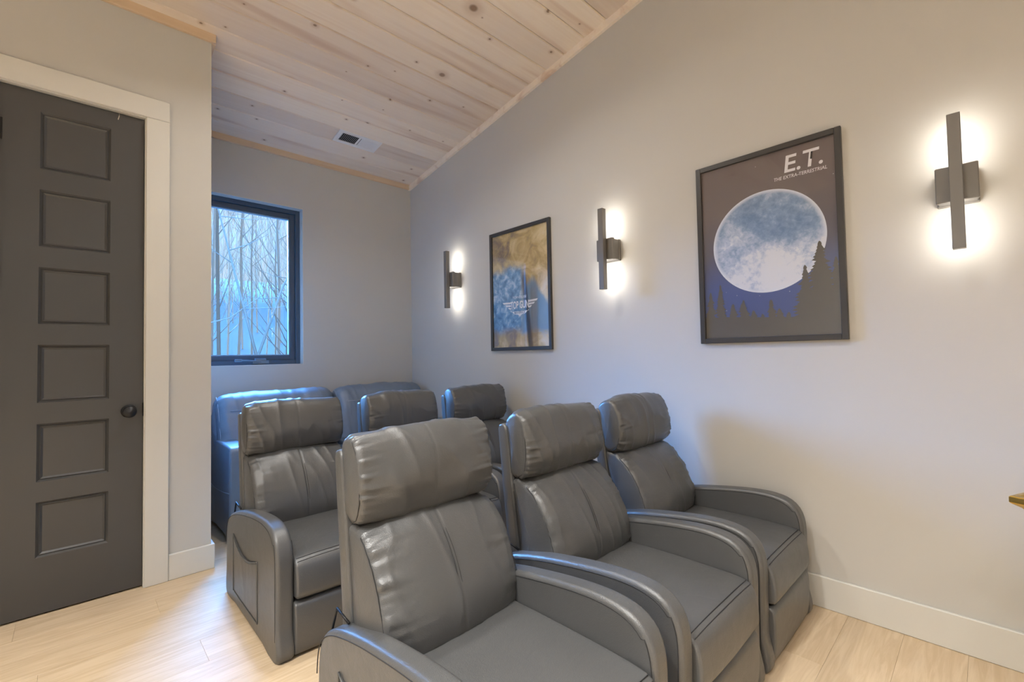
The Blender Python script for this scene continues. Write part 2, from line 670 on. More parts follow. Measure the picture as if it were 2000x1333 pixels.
fx0, fx1, fz0, fz1 = WX0 + .004, WX1 - .004, WZ0 + .004, WZ1 - .004
rect_frame(fx0, fx1, fz0, fz1, .034, RV - .035, RV + .05).build('outer_frame', M_WINFRAME, win)
sash = rect_frame(fx0 + .034, fx1 - .034, fz0 + .034, fz1 - .034, .040, RV - .012, RV + .035).build('sash', M_WINFRAME, win)
rect_frame(fx0 + .074, fx1 - .074, fz0 + .074, fz1 - .074, .008, RV - .002, RV + .03, .001).build('glazing_bead', mat('pale_blue_bead', (.30, .42, .52), .4), win)
MB().box(fx0 + .074, fx1 - .074, RV + .012, RV + .016, fz0 + .074, fz1 - .074).build('pane', M_PANE, win)
b = MB()
b.box(1.01, 1.13, RV - .062, RV - .034, fz0 + .006, fz0 + .034, .004)
b.box(1.03, 1.11, RV - .058, RV - .03, fz0 + .03, fz0 + .05, .004)
cr = b.build('crank_housing', mat('crank_metal', (.16, .2, .25), .35, .5), win)
MB().tube([(1.07, RV - .066, fz0 + .026), (.97, RV - .07, fz0 + .034), (.90, RV - .068, fz0 + .036)], .006, 8).build('crank_handle', cr.data.materials[0], cr)
MB().box(.885, .935, RV - .076, RV - .06, fz0 + .026, fz0 + .046, .004).build('crank_grip', cr.data.materials[0], cr)
for zq in (1.35, 2.05):
    MB().box(fx0 + .03, fx0 + .044, RV - .045, RV - .033, zq, zq + .07, .003).build('sash_lock', M_WINFRAME, win)

# ------------------------------------------------------------------ lofted upholstery
def catmull(pts, M, closed=True):
    P = [Vector(p) for p in pts]
    n = len(P)
    dense = []
    for i in range(n if closed else n - 1):
        if closed:
            a, b_, c, d = P[i - 1], P[i], P[(i + 1) % n], P[(i + 2) % n]
        else:
            a, b_, c, d = P[max(0, i - 1)], P[i], P[i + 1], P[min(n - 1, i + 2)]
        # centripetal-ish: limit tangents to keep short segments tight
        L = (c - b_).length
        t1 = (c - a)
        t2 = (d - b_)
        if t1.length > 1e-9: t1 = t1.normalized() * L
        if t2.length > 1e-9: t2 = t2.normalized() * L
        for k in range(16):
            t = k / 16
            h00, h10, h01, h11 = 2 * t**3 - 3 * t**2 + 1, t**3 - 2 * t**2 + t, -2 * t**3 + 3 * t**2, t**3 - t**2
            dense.append(b_ * h00 + t1 * h10 + c * h01 + t2 * h11)
    if closed: dense.append(dense[0])
    else: dense.append(P[-1])
    acc = [0]
    for i in range(1, len(dense)): acc.append(acc[-1] + (dense[i] - dense[i - 1]).length)
    tot = acc[-1]
    out, j = [], 0
    cnt = M if closed else M - 1
    for k in range(M):
        s = tot * k / cnt
        while j < len(acc) - 2 and acc[j + 1] < s: j += 1
        q = (s - acc[j]) / max(1e-9, acc[j + 1] - acc[j])
        out.append(dense[j].lerp(dense[j + 1], min(1, q)))
    return out


def loft(prof, wdt, r, M=80, nx=36, bulge=0.0, capb=.004, disp=None, ka=6):
    """closed side profile (depth, height) swept across x with rounded ends"""
    P = catmull(prof, M)
    area = sum(P[i].x * P[(i + 1) % M].y - P[(i + 1) % M].x * P[i].y for i in range(M))
    sg = 1 if area > 0 else -1
    Nn = []
    for i in range(M):
        t = P[(i + 1) % M] - P[i - 1]
        Nn.append(Vector((t.y, -t.x)).normalized() * sg)
    cen = sum(P, Vector((0, 0))) / M
    h = wdt / 2
    st = []
    for k in range(ka):
        a = PI / 2 * (1 - k / ka)
        st.append((-h + r - r * math.sin(a), r * (1 - math.cos(a))))
    for k in range(nx + 1):
        st.append((-h + r + (wdt - 2 * r) * k / nx, 0))
    for k in range(ka):
        a = PI / 2 * (k + 1) / ka
        st.append((h - r + r * math.sin(a), r * (1 - math.cos(a))))
    vs, fs = [], []
    for x, ins in st:
        bl = bulge * max(0, 1 - abs(x / h) ** 3)
        for i in range(M):
            p = P[i]
            dd = (disp(x, h - abs(x), i / M, p) if disp else 0)
            q = p + Nn[i] * (bl - ins + dd)
            vs.append((x, q.x, q.y))
    ns = len(st)
    for j in range(ns - 1):
        for i in range(M):
            fs.append((j * M + i, j * M + (i + 1) % M, (j + 1) * M + (i + 1) % M, (j + 1) * M + i))
    for side, j in ((-1, 0), (1, ns - 1)):
        prev = j * M
        ring0 = [Vector(vs[j * M + i]) for i in range(M)]
        for f in (.93, .7, .4, .15):
            base = len(vs)
            for i in range(M):
                q = Vector((0, cen.x, cen.y)).lerp(Vector((0, ring0[i].y, ring0[i].z)), f)
                vs.append((ring0[i].x + side * capb * (1 - f * f), q.y, q.z))
            for i in range(M):
                q4 = (prev + i, prev + (i + 1) % M, base + (i + 1) % M, base + i)
                fs.append(q4 if side > 0 else q4[::-1])
            prev = base
        fs.append(tuple(prev + i for i in range(M)))
    b = MB()
    b.add(vs, fs)
    return b


def part(b, name, mt, parent):
    return b.build(name, mt, parent, True)


W_REC, A_W = .577, .066
ARM = [(0.0, 0.0), (-.001, .13), (-.002, .26), (-.003, .36), (.003, .41), (.022, .452), (.06, .482), (.12, .496), (.20, .497), (.30, .488), (.40, .474),
       (.50, .457), (.60, .434), (.68, .408), (.735, .375), (.765, .33), (.778, .26), (.782, .13), (.78, 0.0), (.60, 0.0), (.40, 0.0), (.2, 0.0)]
SEAT = [(.53, .225), (.25, .222), (.0, .222), (-.018, .228), (-.024, .25), (-.021, .30), (-.012, .342), (.004, .362), (.03, .371), (.12, .376), (.28, .377), (.45, .372), (.52, .362), (.54, .30)]
FOOT = [(.05, .018), (.05, .10), (.05, .20), (.02, .209), (-.006, .206), (-.016, .19), (-.019, .12), (-.014, .05), (-.004, .014), (.02, .010)]
FRAME = [(.63, .16), (.655, .42), (.68, .62), (.708, .85), (.716, .875), (.735, .884), (.754, .876), (.758, .855), (.738, .65), (.715, .42), (.70, .16), (.67, .15)]
BACK = [(.64, .30), (.60, .275), (.55, .29), (.505, .325), (.480, .372), (.474, .43), (.492, .50), (.530, .578), (.572, .632), (.610, .662), (.65, .674), (.695, .672), (.69, .60), (.675, .48), (.66, .38)]
HEAD = [(.70, .698), (.672, .690), (.645, .690), (.620, .704), (.604, .740), (.600, .785), (.606, .838), (.621, .884), (.641, .914), (.668, .926), (.70, .918), (.722, .89), (.718, .83), (.712, .76), (.706, .71)]


def wrinkle(seed, amp_edge, amp_low, crease, pleat=60.0, drape=.22):
    def f(x, e, s, p):
        n1 = noise.noise(Vector((x * 6 + seed, s * 7, seed * .37)))
        low = amp_low * n1
        fold = noise.noise(Vector((seed * 2.1 + x * 4, s * pleat, 1.3 + e * 6)))
        fold2 = noise.noise(Vector((seed * 5.1, s * pleat * .45, x * 3)))
        edge = amp_edge * math.exp(-e / .045) * (abs(fold) * 1.6 - .5 + fold2 * .6) * min(1, e / .012) * (.25 + 1.5 * abs(noise.noise(Vector((s * 11, seed * 1.7, x)))))
        cr = -crease * math.exp(-(x / .004) ** 2)
        # drapery lines running down the front
        dr = noise.noise(Vector((x * 13 + seed * 3 + s * 2, s * 3, seed)))
        dl = amp_low * drape * (1 - abs(dr)) ** 6
        return low + edge + cr + dl
    return f


def make_recliner(seed):
    root = empty('leather_recliner')
    f = W_REC / 2
    for sx in (-1, 1):
        cx = sx * (f - A_W / 2)
        b = loft(ARM, A_W, .016, 110, 6, capb=.002)
        b.v = [(v[0] + cx, v[1], v[2]) for v in b.v]
        arm = part(b, 'arm', M_LEATHER, root)
        # piped seams along both edges of the top band
        path = catmull(ARM[:18], 90, False)
        for k in (-1, 1):
            sm = MB()
            sm.tube([(cx + k * (A_W / 2 - .0005), p.x + (.013 if i < 40 else .010) * (1 if i < 40 else .4), p.y - (.0 if i < 28 else .015)) for i, p in enumerate(path) if p.y > .02 and i > 4 and i < 82], .0016, 5)
            part(sm, 'seam', M_SEAM, arm)
        # side pocket on the outer face
        ox = cx + sx * (A_W / 2)
        g, M1 = MB(), 22
        vs, fs = [], []
        for a in range(M1 + 1):
            for c in range(M1 + 1):
                u, v = a / M1, c / M1
                d = .235 + u * .39
                top = .312 - .045 * math.sin(PI * u) ** 1.0 + .012 * u
                z = .062 + v * (top - .062)
                bul = .005 * math.sin(PI * u) ** .6 * (v ** 1.5) + .002 + .006 * (.3 + .7 * v) * abs(noise.noise(Vector((u * 13, v * 1.2, seed)))) * math.sin(PI * u)
                vs.append((ox + sx * bul, d, z))
        for a in range(M1):
            for c in range(M1):
                q = a * (M1 + 1) + c
                fs.append((q, q + 1, q + M1 + 2, q + M1 + 1))
        nb = len(vs)
        vs += [(ox - sx * .004, v[1], v[2]) for v in vs]
        for a in range(M1):
            for c in range(M1):
                q = nb + a * (M1 + 1) + c
                fs.append((q, q + M1 + 1, q + M1 + 2, q + 1))
        rim = [a * (M1 + 1) for a in range(M1 + 1)] + [M1 * (M1 + 1) + c for c in range(1, M1 + 1)] + [a * (M1 + 1) + M1 for a in range(M1 - 1, -1, -1)] + [c for c in range(M1 - 1, 0, -1)]
        for i in range(len(rim)):
            a, c = rim[i], rim[(i + 1) % len(rim)]
            fs.append((a, c, nb + c, nb + a))
        g.add(vs, fs)
        g.tube([(Vector(vs[a * (M1 + 1) + M1]) + Vector((sx * .001, 0, .001))) for a in range(M1 + 1)], .0024, 6)
        g.tube([(Vector(vs[c]) + Vector((sx * .001, 0, 0))) for c in range(M1 + 1)], .002, 5)
        g.tube([(Vector(vs[a * (M1 + 1)]) + Vector((sx * .001, 0, 0))) for a in range(M1 + 1)], .002, 5)
        g.tube([(Vector(vs[M1 * (M1 + 1) + c]) + Vector((sx * .001, 0, 0))) for c in range(M1 + 1)], .002, 5)
        part(g, 'pocket', M_LEATHER, arm)
    inner = W_REC - 2 * A_W
    seat = part(loft(SEAT, inner - .004, .010, 90, 24, .004, .001, wrinkle(seed, .0, .002, 0)), 'seat', M_LEATHER, root)
    for d, z in ((-.0005, .3605), (.013, .3685)):
        sm = MB()
        sm.tube([(x * (inner / 2 - .012), d, z + .0042 * (1 - abs(x) ** 3)) for x in [k / 10 - 1 for k in range(21)]], .0013, 5)
        part(sm, 'seam', M_SEAM, seat)
    part(loft(FOOT, inner + .004, .008, 60, 12, .003, .001), 'footrest', M_LEATHER, root)
    part(loft(FRAME, .488, .010, 80, 12, 0, .002), 'back_frame', M_LEATHER, root)
    bk = part(loft(BACK, .470, .020, 130, 84, .020, .010, wrinkle(seed + 3, .018, .010, .002, 60, .4)), 'back_cushion', M_LEATHER, root)
    hd = part(loft(HEAD, .478, .020, 120, 84, .014, .010, wrinkle(seed + 9, .019, .008, .0016, 46, .65)), 'headrest', M_LEATHER, root)
    # stitched seams: centre line and side edges of the cushion, edges of the headrest
    pb = catmull([(.505, .325), (.480, .372), (.474, .43), (.492, .50), (.530, .578), (.572, .632), (.605, .659)], 30, False)
    for xo in (-.005, .005):
        sm = MB()
        sm.tube([(xo, p.x - .0165, p.y + .008) for p in pb], .0009, 5)
        part(sm, 'seam', M_SEAM, bk)
    for sx in (-1, 1):
        sm = MB()
        sm.tube([(sx * .2325, p.x + .011 + .003 * noise.noise(Vector((i * .9, sx, seed))), p.y) for i, p in enumerate(pb)], .0014, 5)
        part(sm, 'seam', M_SEAM, bk)
    ph = catmull([(.640, .692), (.620, .704), (.604, .740), (.600, .785), (.606, .838), (.621, .884), (.641, .914)], 24, False)
    for sx in (-1, 1):
        sm = MB()
        sm.tube([(sx * .236, p.x + .012 + .003 * noise.noise(Vector((i * .9, sx, seed + 4))), p.y) for i, p in enumerate(ph)], .0014, 5)
        part(sm, 'seam', M_SEAM, hd)
    b = MB()
    b.box(-inner / 2 + .004, inner / 2 - .004, .06, .66, .0, .2, .01)
    part(b, 'base', M_STEEL, root)
    b = MB()
    b.tube([(-.255, .64, .43), (-.262, .70, .45), (-.262, .735, .38), (-.255, .70, .33)], .004, 6)
    b.build('pull_strap', M_STEEL, root, True)
    return root


protos = [make_recliner(1.3), make_recliner(5.7), make_recliner(8.9)]
G_F, G_B = 'front row of recliners', 'second row of recliners'
spots = [
    (.797, .585, 0, G_F, 'charcoal leather recliner nearest the camera, largest in view, seat filling the bottom edge'),
    (1.4435, .585, 1, G_F, 'charcoal leather recliner in the middle of the front row'),
    (2.058, .585, 2, G_F, 'charcoal leather recliner at the wall end of the front row, under the large moon poster'),
    (.840, 1.885, 1, G_B, 'charcoal leather recliner of the second row beside the dark door, side pocket showing'),
    (1.470, 1.885, 2, G_B, 'charcoal leather recliner in the middle of the second row, mostly hidden but its headrest'),
    (2.080, 1.885, 0, G_B, 'charcoal leather recliner at the wall end of the second row, under the smaller poster'),
]
used = set()
for x, y, k, grp, lab in spots:
    o = protos[k] if k not in used else copy_tree(protos[k])
    used.add(k)
    o.location = (x, y, 0)
    tag(o, lab, 'recliner', grp)

# ------------------------------------------------------------------ sofa
SX0, SX1, SY = .70, 2.375, 3.285
sofa = empty('leather_sofa', ((SX0 + SX1) / 2, SY, 0))
tag(sofa, 'grey leather two seat sofa with daylight blue tinted in against the end wall under the window', 'sofa')
hw = (SX1 - SX0) / 2
SARM = [(0, .035), (-.004, .2), (-.004, .45), (0, .575), (.015, .597), (.05, .603), (.2, .606), (.45, .609), (.60, .612), (.632, .60), (.64, .5), (.64, .2), (.635, .035), (.4, .03), (.2, .03)]
for sx in (-1, 1):
    b = loft(SARM, .105, .014, 90, 6, capb=.004)
    b.v = [(v[0] + sx * (hw - .0525), v[1], v[2]) for v in b.v]
    arm = part(b, 'arm', M_SOFA, sofa)
    ox = sx * hw
    b = MB()
    b.tube([(ox - sx * .001, .012, .04), (ox - sx * .001, .012, .3), (ox - sx * .001, .014, .575), (ox - sx * .006, .04, .596), (ox - sx * .006, .2, .600), (ox - sx * .006, .45, .603), (ox - sx * .006, .62, .604)], .0024, 6)
    part(b, 'seam', M_SOFASEAM, arm)
    b = MB()
    b.tube([(ox + sx * .003, .014 + .6 * k / 12, .318 - .028 * math.sin(PI * k / 12 * .5) - .012 * math.sin(PI * k / 12)) for k in range(13)], .0024, 6)
    part(b, 'seam', M_SOFASEAM, arm)
    MB().box(ox - sx * .05 - .03, ox - sx * .05 + .03, .02, .08, 0, .04, .004).build('foot', M_STEEL, sofa)
    MB().box(ox - sx * .05 - .03, ox - sx * .05 + .03, .56, .62, 0, .04, .004).build('foot', M_STEEL, sofa)
iw = 2 * hw - .21
part(loft([(.02, .06), (.01, .15), (.012, .25), (.03, .275), (.3, .28), (.55, .28), (.57, .2), (.57, .07), (.3, .05)], iw, .01, 60, 10), 'seat_base', M_SOFA, sofa)
part(loft([(.50, .06), (.49, .35), (.51, .66), (.54, .74), (.58, .77), (.62, .75), (.642, .68), (.645, .35), (.64, .06), (.57, .05)], 2 * hw - .02, .015, 70, 14), 'back_frame', M_SOFA, sofa)
SCU = [(.03, .275), (.0, .30), (-.008, .36), (.004, .42), (.03, .44), (.2, .452), (.4, .448), (.46, .42), (.46, .30), (.43, .275), (.2, .27)]
SBK = [(.44, .43), (.36, .44), (.315, .50), (.318, .60), (.345, .70), (.385, .80), (.42, .868), (.47, .898), (.53, .893), (.575, .85), (.585, .75), (.56, .60), (.52, .48)]
for i, sx in enumerate((-1, 1)):
    b = loft(SCU, iw / 2 - .006, .025, 70, 20, .006, .006, wrinkle(20 + i, .006, .004, 0))
    b.v = [(v[0] + sx * iw / 4, v[1], v[2]) for v in b.v]
    part(b, 'seat_cushion', M_SOFA, sofa)
    cwid = hw - .012
    b = loft(SBK, cwid, .065, 110, 80, .018, .02, wrinkle(31 + 7 * i, .024, .014, 0, 34, .35), 9)
    b.v = [(v[0] + sx * (hw / 2), v[1], v[2] + .006 * math.sin(v[0] * 5 + i)) for v in b.v]
    cu = part(b, 'back_cushion', M_SOFA, sofa)
    b = MB()
    b.tube([(sx * hw / 2 + (k / 20 - .5) * (cwid - .15), .3635 - .006 * (1 - abs(k / 10 - 1) ** 3), .797) for k in range(21)], .0025, 5)
    part(b, 'seam', M_SOFASEAM, cu)
    for q in (-1, 1):
        b = MB()
        pp = catmull([(.36, .47), (.318, .53), (.325, .63), (.35, .70), (.388, .80), (.42, .86), (.46, .888)], 24, False)
        b.tube([(sx * hw / 2 + q * (cwid / 2 - .014), p.x + .030, p.y) for p in pp], .0025, 5)
        part(b, 'seam', M_SOFASEAM, cu)

# ------------------------------------------------------------------ wall things: local x = to the viewer's right, y = up, z = out of the wall
WALLROT = Matrix(((0, 0, -1), (-1, 0, 0), (0, 1, 0)))


def on_wall(name, y, z):
    o = empty(name)
    mm = WALLROT.to_4x4()
    mm.translation = (XR, y, z)
    o.matrix_world = mm
    return o


def make_sconce():
    s = on_wall('wall_sconce', .06, 1.75)
    b = MB()
    b.box(-.058, .058, -.066, .066, 0, .022, .003)
    b.box(-.054, .054, -.062, .062, .020, .072, .003)
    b.box(-.058, .058, -.066, .066, .070, .094, .003)
    b.build('backplate', M_SCONCE, s)
    MB().box(-.018, .018, -.246, .246, .096, .132, .0015).build('light_bar', M_SCONCE, s)
    for k in (-1, 1):
        y0, y1 = sorted((k * .075, k * .238))
        MB().box(-.013, .013, y0, y1, .0935, .0962).build('led_strip', M_LED, s)
    return s


sc0 = make_sconce()
tag(sc0, 'black bar wall sconce to the right of the large moon poster, seen face-on', 'sconce', 'lit bar sconces on the side wall')
for y, z, lab in ((1.60, 1.782, 'black bar wall sconce between the two framed posters'),
                  (3.205, 1.808, 'black bar wall sconce farthest away, nearest the room corner')):
    c = copy_tree(sc0)
    mm = WALLROT.to_4x4()
    mm.translation = (XR, y, z)
    c.matrix_world = mm
    tag(c, lab)

DG = None


def text_mesh(txt, size, shear=0.0, xs=1.0, bold=0.0):
    cu = bpy.data.curves.new('lettering', 'FONT')
    cu.body = txt
    cu.size = size
    cu.shear = shear
    cu.offset = bold
    cu.align_x = 'CENTER'
    cu.align_y = 'CENTER'
    o = bpy.data.objects.new('lettering', cu)
    C.objects.link(o)
    bpy.context.view_layer.update()
    me = bpy.data.meshes.new_from_object(o.evaluated_get(bpy.context.evaluated_depsgraph_get()))
    bpy.data.objects.remove(o)
    for v in me.vertices: v.co.x *= xs
    me.materials.clear()
    return me


def flat(name, pts, mt, parent, z):
    b = MB()
    b.add([(p[0], p[1], z) for p in pts], [tuple(range(len(pts)))])
    return b.build(name, mt, parent)


PWD, PHT, FB = .643, .934, .0255


def make_frame(p):
    b = MB()
    for (x0, x1, y0, y1) in ((-PWD / 2, -PWD / 2 + FB, -PHT / 2, PHT / 2), (PWD / 2 - FB, PWD / 2, -PHT / 2, PHT / 2), (-PWD / 2 + FB, PWD / 2 - FB, PHT / 2 - FB, PHT / 2), (-PWD / 2 + FB, PWD / 2 - FB, -PHT / 2, -PHT / 2 + FB)):
        b.box(x0, x1, y0, y1, 0, .022, .002)
    b.build('frame', M_FRAME, p)
    MB().box(-PWD / 2 + FB, PWD / 2 - FB, -PHT / 2 + FB, PHT / 2 - FB, .013, .0145).build('glazing', M_PGLASS, p)


# poster 1: a big pale moon over dark trees at night
p1 = on_wall('framed_poster', .7345, 1.6565)
tag(p1, 'large black framed film poster of a pale blue moon over dark pines', 'poster')
make_frame(p1)
iw2, ih2 = PWD / 2 - FB, PHT / 2 - FB
mt = mat('night_sky_print', (.1, .1, .12), .6, spec=.3)
g = N(mt)
tc = g.n('ShaderNodeTexCoord')
sp = g.n('ShaderNodeSeparateXYZ')
g.l(tc.outputs['Object'], sp.inputs[0])
col = g.ramp(g.math('MULTIPLY_ADD', sp.outputs[1], 1 / (2 * ih2), .5), [(0.0, (.08, .11, .26)), (.28, (.09, .125, .30)), (.5, (.14, .135, .17)), (.75, (.175, .15, .155)), (1.0, (.16, .13, .13))])
vo = g.n('ShaderNodeTexVoronoi')
vo.inputs['Scale'].default_value = 38
g.l(tc.outputs['Object'], vo.inputs['Vector'])
sc = g.n('ShaderNodeSeparateColor')
g.l(vo.outputs['Color'], sc.inputs[0])
star = g.math('MULTIPLY', g.math('LESS_THAN', vo.outputs['Distance'], .07), g.math('GREATER_THAN', sc.outputs[0], .8))
col = g.mix(star, col, (.6, .6, .65))
g.l(col, g.b.inputs['Base Color'])
MB().box(-iw2, iw2, -ih2, ih2, .004, .008).build('print', mt, p1)
mt = mat('moon_print', (.5, .6, .8), .6, spec=.3)
g = N(mt)
v = g.coord()
n1 = g.noise(v, 5.5, 3, .5, .3)
n2 = g.noise(v, 38, 6, .7, .4)
sp = g.n('ShaderNodeSeparateXYZ')
tc = g.n('ShaderNodeTexCoord')
g.l(tc.outputs['Object'], sp.inputs[0])
low = g.smooth(sp.outputs[1], .16, -.24)
sel = g.math('ADD', g.math('ADD', g.math('MULTIPLY', n1, .9), g.math('MULTIPLY', n2, .55)), g.math('MULTIPLY', low, .32))
col = g.ramp(sel, [(.62, (.17, .27, .45)), (.76, (.26, .37, .57)), (.90, (.50, .58, .74)), (1.0, (.74, .77, .85))])
ln = g.n('ShaderNodeVectorMath', operation='LENGTH')
g.l(tc.outputs['Object'], ln.inputs[0])
col = g.mix(g.smooth(ln.outputs['Value'], .225, .25), col, (.74, .78, .88))
g.l(col, g.b.inputs['Base Color'])
mo = flat('moon_print', [(.25 * math.cos(2 * PI * k / 72), .248 * math.sin(2 * PI * k / 72)) for k in range(72)], mt, p1, .0)
mo.location = (.006, .020, .0086)
M_TREEINK = mat('tree_ink', (.125, .115, .10), .6, spec=.3)
rnd = random.Random(4)


def pine_outline(cx, base, h, wd):
    L, R_ = [], []
    n = max(6, int(h / .014))
    for k in range(n):
        t = k / n
        ww = wd * (1 - t) ** .8 + .002
        yy = base + h * t
        j = rnd.uniform(.55, 1.1)
        R_.append((cx + ww * j, yy))
        R_.append((cx + ww * j * .62, yy + h / n * .6))
        j = rnd.uniform(.55, 1.1)
        L.append((cx - ww * j, yy))
        L.append((cx - ww * j * .62, yy + h / n * .6))
    return R_ + [(cx, base + h)] + L[::-1]


def clipx(pts):
    return [(max(-iw2 + .001, min(iw2 - .001, x)), max(-ih2 + .001, y)) for x, y in pts]


zlay = .0092
for cx, top, wd in ((.225, -.02, .125), (.165, -.12, .075), (.285, -.10, .06), (.02, -.265, .045), (.055, -.31, .05), (-.02, -.33, .04), (-.105, -.255, .06), (-.155, -.27, .05), (-.06, -.31, .05), (-.215, -.165, .045), (-.265, -.2, .05), (.095, -.33, .04)):
    flat('tree_print', clipx(pine_outline(cx, -ih2 + .001, top + ih2, wd)), M_TREEINK, p1, zlay)
    zlay += .00008
flat('tree_print', [(-iw2 + .001, -ih2 + .001), (iw2 - .001, -ih2 + .001), (iw2 - .001, -.34), (.1, -.355), (-.05, -.345), (-.18, -.335), (-iw2 + .001, -.33)], M_TREEINK, p1, zlay)
o = link('title_lettering', text_mesh('E.T.', .112, .12, .95, .0015), M_WHITE, p1)
o.location = (.172, .362, .0098)
o = link('subtitle_lettering', text_mesh('THE EXTRA-TERRESTRIAL', .0225, .12, .84, .0002), M_WHITE, p1)
o.location = (.158, .305, .0098)

# poster 2: amber clouds over blue, with a winged title
p2 = on_wall('framed_poster', 2.4275, 1.6505)
tag(p2, 'smaller-looking black framed film poster with amber clouds and a white winged title', 'poster')
make_frame(p2)
mt = mat('amber_cloud_print', (.5, .4, .3), .6, spec=.3)
g = N(mt)
tc = g.n('ShaderNodeTexCoord')
sp = g.n('ShaderNodeSeparateXYZ')
g.l(tc.outputs['Object'], sp.inputs[0])
X_, Y_ = sp.outputs[0], sp.outputs[1]
nz = g.noise(tc.outputs['Object'], 6, 5, .6, .8)
nz2 = g.noise(tc.outputs['Object'], 17, 4, .6, .3)
sky = g.ramp(g.math('ADD', nz, g.math('MULTIPLY', X_, .35)), [(.34, (.26, .20, .15)), (.48, (.50, .37, .17)), (.62, (.72, .58, .33)), (.8, (.78, .70, .55))])
yy = g.math('ADD', Y_, g.math('MULTIPLY', g.math('SUBTRACT', nz, .5), .16))
blue = g.ramp(nz2, [(.30, (.06, .14, .28)), (.5, (.16, .31, .52)), (.68, (.52, .62, .74))])
lb = g.math('MULTIPLY', g.smooth(yy, .20, .12), g.smooth(yy, -.36, -.28))
lb = g.math('MULTIPLY', lb, g.smooth(X_, .06, .0))
rb = g.math('MULTIPLY', g.smooth(g.math('ADD', yy, g.math('MULTIPLY', g.math('ABSOLUTE', g.math('SUBTRACT', X_, .13)), 1.1)), .10, .02), g.smooth(yy, -.37, -.31))
rb = g.math('MULTIPLY', rb, g.smooth(X_, -.0, .04))
col = g.mix(lb, sky, blue)
col = g.mix(g.math('MULTIPLY', rb, .9), col, (.17, .30, .46))
dk = g.math('MULTIPLY', g.smooth(g.math('ABSOLUTE', g.math('SUBTRACT', X_, g.math('MULTIPLY_ADD', Y_, -.12, .055))), .035, .012), g.smooth(Y_, .16, .05))
col = g.mix(g.math('MULTIPLY', dk, .85), col, (.045, .05, .075))
br = g.math('MULTIPLY', g.smooth(g.math('ABSOLUTE', g.math('SUBTRACT', X_, .145)), .05, .02), g.smooth(yy, .09, -.1))
col = g.mix(g.math('MULTIPLY', br, .55), col, (.22, .17, .13))
g.l(col, g.b.inputs['Base Color'])
MB().box(-iw2, iw2, -ih2, ih2, .004, .008).build('print', mt, p2)
for sx in (-1, 1):
    for k in range(4):
        y0 = -.098 - k * .0215
        x_out, x_in = .188 - k * .030, .094
        flat('wing_print', [(sx * x_in, y0 - .014), (sx * x_in, y0), (sx * x_out, y0 + .004), (sx * (x_out - .012), y0 - .010)][::sx], M_WHITE, p2, .0086)
b = MB()
flat('emblem_print', [(-.085, -.172), (.085, -.172), (.06, -.192), (.02, -.198), (0, -.212), (-.02, -.198), (-.06, -.192)][::-1], M_WHITE, p2, .0085)
o = link('title_lettering', text_mesh('TOP GUN', .078, 0, .56, .002), M_WHITE, p2)
o.location = (0, -.127, .009)
o = link('subtitle_lettering', text_mesh('MAVERICK', .026, 0, .95, .0004), mat('poster_ink_slate', (.13, .2, .3), .6), p2)
o.location = (0, -.183, .0092)
o = link('credit_lettering', text_mesh('TOM CRUISE', .026, 0, 1.0), M_WHITE, p2)
o.location = (.0, -.068, .009)

# ------------------------------------------------------------------ ceiling air vent
vy = 3.53
vent = empty('air_vent', (1.667, vy, ceil_z(vy)))
vent.rotation_euler = (-ang, 0, 0)
tag(vent, 'white rectangular air vent in the pine ceiling', 'vent')
b = MB()
vw, vh = .18, .082
b.box(-vw, vw, -vh, -vh + .03, -.008, 0, .002)
b.box(-vw, vw, vh - .03, vh, -.008, 0, .002)
b.box(-vw, -vw + .036, -vh + .03, vh - .03, -.008, 0, .002)
b.box(vw - .036, vw, -vh + .03, vh - .03, -.008, 0, .002)
b.box(-.008, .008, -vh + .03, vh - .03, -.008, 0, .002)
b.build('frame', M_VENT, vent)
MB().box(-vw + .03, vw - .03, -vh + .028, vh - .028, -.001, .004).build('duct_opening', M_STEEL, vent)
for k in range(22):
    x = -vw + .042 + k * (2 * vw - .084) / 21
    if abs(x) < .010: continue
    tilt = -.0075 if x < 0 else .0075
    b = MB()
    b.add([(x - .001 + tilt * .5, -vh + .03, -.0065), (x + .001 + tilt * .5, -vh + .03, -.0065), (x + .001 - tilt * .5, -vh + .03, -.0005), (x - .001 - tilt * .5, -vh + .03, -.0005),
           (x - .001 + tilt * .5, vh - .03, -.0065), (x + .001 + tilt * .5, vh - .03, -.0065), (x + .001 - tilt * .5, vh - .03, -.0005), (x - .001 - tilt * .5, vh - .03, -.0005)],
          [(0, 1, 2, 3), (7, 6, 5, 4), (0, 4, 5, 1), (1, 5, 6, 2), (2, 6, 7, 3), (3, 7, 4, 0)])
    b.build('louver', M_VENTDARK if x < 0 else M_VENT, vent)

# ------------------------------------------------------------------ brass side table at the right edge
tz, ts = .717, .40
e1 = Vector((.92, -.39, 0)).normalized()
e2 = Vector((-.39, -.92, 0)).normalized()
cc = Vector((1.95, -.025, 0)) + e1 * ts / 2 + e2 * ts / 2
tab = empty('brass_side_table', (cc.x, cc.y, 0))
tab.rotation_euler = (0, 0, math.atan2(e1.y, e1.x))
tag(tab, 'polished brass side table at the right edge, only its tray corner showing', 'side table')


def sq_rings(rings, cap0=True, cap1=True):
    b = MB()
    vs, fs = [], []
    for h, z in rings:
        vs += [(-h, -h, z), (h, -h, z), (h, h, z), (-h, h, z)]
    for k in range(len(rings) - 1):
        for i in range(4):
            fs.append((k * 4 + i, k * 4 + (i + 1) % 4, k * 4 + 4 + (i + 1) % 4, k * 4 + 4 + i))
    if cap0: fs.append((3, 2, 1, 0))
    n = (len(rings) - 1) * 4
    if cap1: fs.append((n, n + 1, n + 2, n + 3))
    b.add(vs, fs)
    return b


